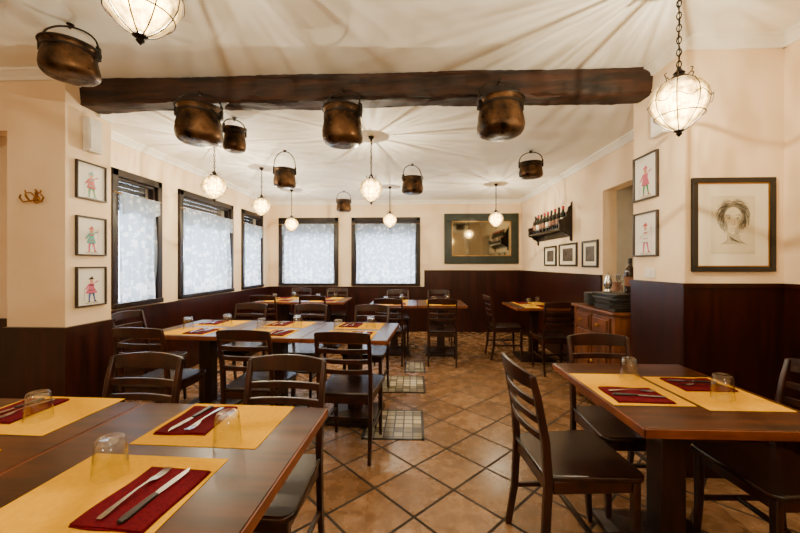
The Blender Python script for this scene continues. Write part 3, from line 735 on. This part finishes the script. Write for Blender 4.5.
# ---------------------------------------------------------------- bottle shelf
r=root('wall_shelf','dark carved wooden wall shelf holding bottles','shelf',(XR,5.4,1.80),-pi/2)
L=.62
b=M(); b.box(-L,L,-.17,0,-.012,.012); b.box(-L,L,-.02,0,-.10,-.012); b.obj('board',FRAME,parent=r,smooth=False,bevel=.004)
b=M(); b.tube([(-L,-.165,.07),(L,-.165,.07)],.006)
for i in range(9): b.tube([(-L+.02+i*(2*L-.04)/8,-.165,.01),(-L+.02+i*(2*L-.04)/8,-.165,.07)],.004,6)
b.obj('gallery_rail',FRAME,parent=r)
for sx in (-1,1):
    b=M(); pts=[(0,-.17),(-.02,-.165),(-.035,-.14),(-.03,-.11),(-.05,-.085),(-.09,-.07),(-.12,-.035),(-.16,-.025),(-.18,.0),(-.175,.06),(-.185,.10),(-.165,.13),(-.13,.125),(-.11,.15),(-.08,.17),(-.085,.21),(-.06,.24),(-.05,.29),(-.02,.31),(-.015,.35),(0,.36)]
    b.prism(pts,sx*L-.012,sx*L+.012,'yz'); b.obj('bracket',FRAME,parent=r,bevel=.002)
def bottle_t(m,lab,s=1.0):
    r=root('wine_bottle','dark glass wine bottle standing on the wall shelf','bottle',group='bottles on the wall shelf')
    M().lathe([(.001,0),(.034*s,0),(.037*s,.006),(.037*s,.18),(.032*s,.205),(.017,.23),(.014,.245),(.014,.285),(.016,.287),(.016,.297),(.001,.298)],20,cap=False).obj('bottle_glass',m,parent=r,flip=False)
    M().lathe([(.0375*s,.06),(.0378*s,.06),(.0378*s,.14),(.0375*s,.14)],20,cap=False).obj('bottle_label',lab,parent=r)
    M().lathe([(.0165,.255),(.0168,.30),(.001,.301)],14,cap=False).obj('capsule',RED if m is BOTG else BLACK,parent=r)
    return r
bt=[bottle_t(BOTG,PAPER),bottle_t(BOTB,TERR,1.15),bottle_t(BOTG,TERR,1.2)]
us=set()
for i in range(9):
    k=[0,1,2,1,0,2,1,0,1][i]; p=(XR-.085,4.86+i*.135,1.8125)
    if k not in us: us.add(k); bt[k].location=p
    else: dup(bt[k],p,random.uniform(0,3))

# ---------------------------------------------------------------- dresser
r=root('dresser','carved brown wooden dresser with drawers and doors against the wall','dresser',(1.855,3.34,0),-pi/2)
W_,D_,H_=.74,.44,.93
b=M(); b.box(-W_/2+.02,W_/2-.02,-D_/2+.02,D_/2-.005,.08,H_-.03); b.box(-W_/2,W_/2,-D_/2,D_/2,.06,.12)
for sx in (-1,1): b.box(sx*(W_/2-.03)-.025,sx*(W_/2-.03)+.025,-D_/2+.005,-D_/2+.05,.08,H_-.03)
b.obj('body',DRESS,parent=r,smooth=False,bevel=.004)
M().box(-W_/2-.02,W_/2+.015,-D_/2-.02,D_/2,H_-.03,H_).obj('worktop',DRESS,parent=r,smooth=False,bevel=.01)
for sx in (-1,1):
    x0,x1=(sx*.155-.14,sx*.155+.14)
    q=M(); q.box(x0,x1,-D_/2-.0,-D_/2+.02,.72,.87); q.box(x0+.02,x1-.02,-D_/2-.014,-D_/2,.74,.85)
    dr=q.obj('drawer',DRESS,parent=r,smooth=False,bevel=.003)
    M().lathe([(.001,0),(.008,0),(.008,.012),(.017,.02),(.012,.03),(.001,.032)],12).obj('knob',BRASS,parent=dr,loc=(sx*.155,-D_/2-.014,.795)).rotation_euler=(pi/2,0,0)
    q=M(); q.box(x0,x1,-D_/2,-D_/2+.02,.14,.70)
    pts=[(x0+.03,.18),(x1-.03,.18),(x1-.03,.56)]+[(sx*.155+.11*math.cos(pi*j/10),.56+.08*math.sin(pi*j/10)) for j in range(1,10)]+[(x0+.03,.56)]
    q.prism(pts,-D_/2-.016,-D_/2,'xz')
    dd=q.obj('door',DRESS,parent=r,smooth=False,bevel=.003)
    M().lathe([(.001,0),(.008,0),(.008,.012),(.015,.02),(.001,.03)],12).obj('knob',BRASS,parent=dd,loc=(sx*.035,-D_/2-.003,.45)).rotation_euler=(pi/2,0,0)
    for yy in (-D_/2+.035,D_/2-.04):
        M().lathe([(.014,0),(.022,.02),(.026,.045),(.018,.06)],12,c=(sx*.32,yy,0)).obj('foot',DRESS,parent=r)
HT=.931
for i in range(8):
    o=M().box(-.15,.15,-.17,.17,0,.018).obj('menu_folder',BLACK,smooth=False,bevel=.004)
    o.location=(1.80+random.uniform(-.015,.015),3.17+random.uniform(-.01,.01),HT+i*.0185); o.rotation_euler=(0,0,random.uniform(-.14,.14))
    tag(o,'black menu folder in a stack on the dresser','menu','stack of black menus')
for i in range(9):
    o=M().lathe([(.001,0),(.06,0),(.09,.012),(.12,.02),(.118,.024),(.06,.008),(.001,.006)],28,cap=False).obj('serving_plate',BLACK)
    o.location=(1.79,3.54,HT+i*.012); tag(o,'dark round plate in a stack on the dresser','plate','stack of dark plates')
HS=HT+8*.0185+.001
def goblet(x,y,z):
    o=M().lathe([(.001,0),(.03,0),(.03,.003),(.005,.01),(.004,.07),(.02,.09),(.032,.12),(.03,.16),(.029,.16),(.03,.12),(.018,.092),(.001,.085)],20,cap=False).obj('wine_glass',GLASS,flip=False)
    o.location=(x,y,z); tag(o,'clear stemmed wine glass on the black menu stack','glass','wine glasses on the menus')
for (x,y) in [(1.80,3.26),(1.78,3.14),(1.88,3.28)]: goblet(x,y,HS)
dup(bt[1],(1.875,3.16,HS),0,'dark glass bottle standing on the black menu stack','bottles on the dresser')
r=root('coffee_pot','small polished steel coffee pot on the black menu stack','coffee pot',(1.72,3.22,HS),0)
M().lathe([(.001,0),(.03,0),(.032,.01),(.022,.03),(.034,.06),(.036,.09),(.023,.13),(.021,.14),(.015,.155),(.005,.16),(.006,.17),(.001,.175)],28,cap=False).obj('pot_body',STEEL,parent=r,flip=False)
M().tube([(0,-.025,.12),(0,-.05,.12),(0,-.06,.09),(0,-.034,.06)],.004).obj('handle',BLACK,parent=r)
r=root('ceramic_jug','earthenware jug standing on the dresser','jug',(2.01,3.60,HT))
M().lathe([(.001,0),(.045,0),(.06,.05),(.065,.1),(.045,.16),(.035,.19),(.042,.22),(.038,.22),(.03,.19),(.001,.1)],24,cap=False).obj('jug_body',TERR,parent=r,flip=False)
M().tube([(0,-.04,.2),(0,-.08,.19),(0,-.09,.13),(0,-.06,.08)],.008).obj('handle',TERR,parent=r)

# ---------------------------------------------------------------- wall fittings
r=root('coat_hook','ornate brass double coat hook on the plaster wall','hook',(-2.755,PLY0+.002,1.80))
M().lathe([(.028,0),(.03,.006),(.02,.012),(.001,.014)],16).obj('backplate',BRASS,parent=r).rotation_euler=(pi/2,0,0)
b=M()
b.tube([(0,-.01,0),(0,-.05,-.02),(0,-.075,.01),(0,-.08,.03)],.007)
b.tube([(0,-.008,.02),(0,-.012,.05),(.008,-.014,.062),(0,-.015,.072)],.006)
for sx in (-1,1):
    b.tube([(0,-.01,.0),(sx*.03,-.03,-.015),(sx*.07,-.035,-.02),(sx*.09,-.04,.01),(sx*.075,-.045,.03)],.006)
    b.tube([(0,-.01,.02),(sx*.03,-.02,.05),(sx*.055,-.03,.045),(sx*.06,-.03,.065)],.005)
b.obj('hook_arm',BRASS,parent=r)
def wbox(x,y,z,w,h,rz,lab):
    r=root('wall_speaker',lab,'speaker',(x,y,z),rz)
    M().box(-w/2,w/2,-.055,0,-h/2,h/2).obj('housing',WPLAS,parent=r,smooth=False,bevel=.008)
    M().box(-w/2+.015,w/2-.015,-.058,-.055,-h/2+.02,h/2-.06).obj('grille',WPAPER,parent=r,smooth=False)
wbox(PLX,2.68,2.33,.12,.26,pi/2,'small white wall speaker mounted above the prints')
wbox(PRX,2.48,2.33,.13,.25,-pi/2,'small white wall speaker mounted beside the beam')
r=root('light_switch','small white light switch plate above the wainscot','switch',(PRX,2.62,1.265),-pi/2)
M().box(-.055,.055,-.008,0,-.035,.035).obj('switch_plate',WPLAS,parent=r,smooth=False,bevel=.003)
M().box(-.015,.015,-.013,-.008,-.02,.02).obj('rocker',WPAPER,parent=r,smooth=False)

# ---------------------------------------------------------------- world & camera
w=bpy.data.worlds.new('daylight'); S.world=w; w.use_nodes=True
bg=w.node_tree.nodes['Background']; bg.inputs[0].default_value=(.82,.90,1,1); bg.inputs[1].default_value=10
cam=bpy.data.cameras.new('camera'); cam.sensor_width=36; cam.lens=355/800*36; cam.shift_y=-2.5/800; cam.clip_start=.05
co=bpy.data.objects.new('camera',cam); C.objects.link(co); co.location=(0,0,1.33); co.rotation_euler=(pi/2,0,math.radians(2.26))
S.camera=co
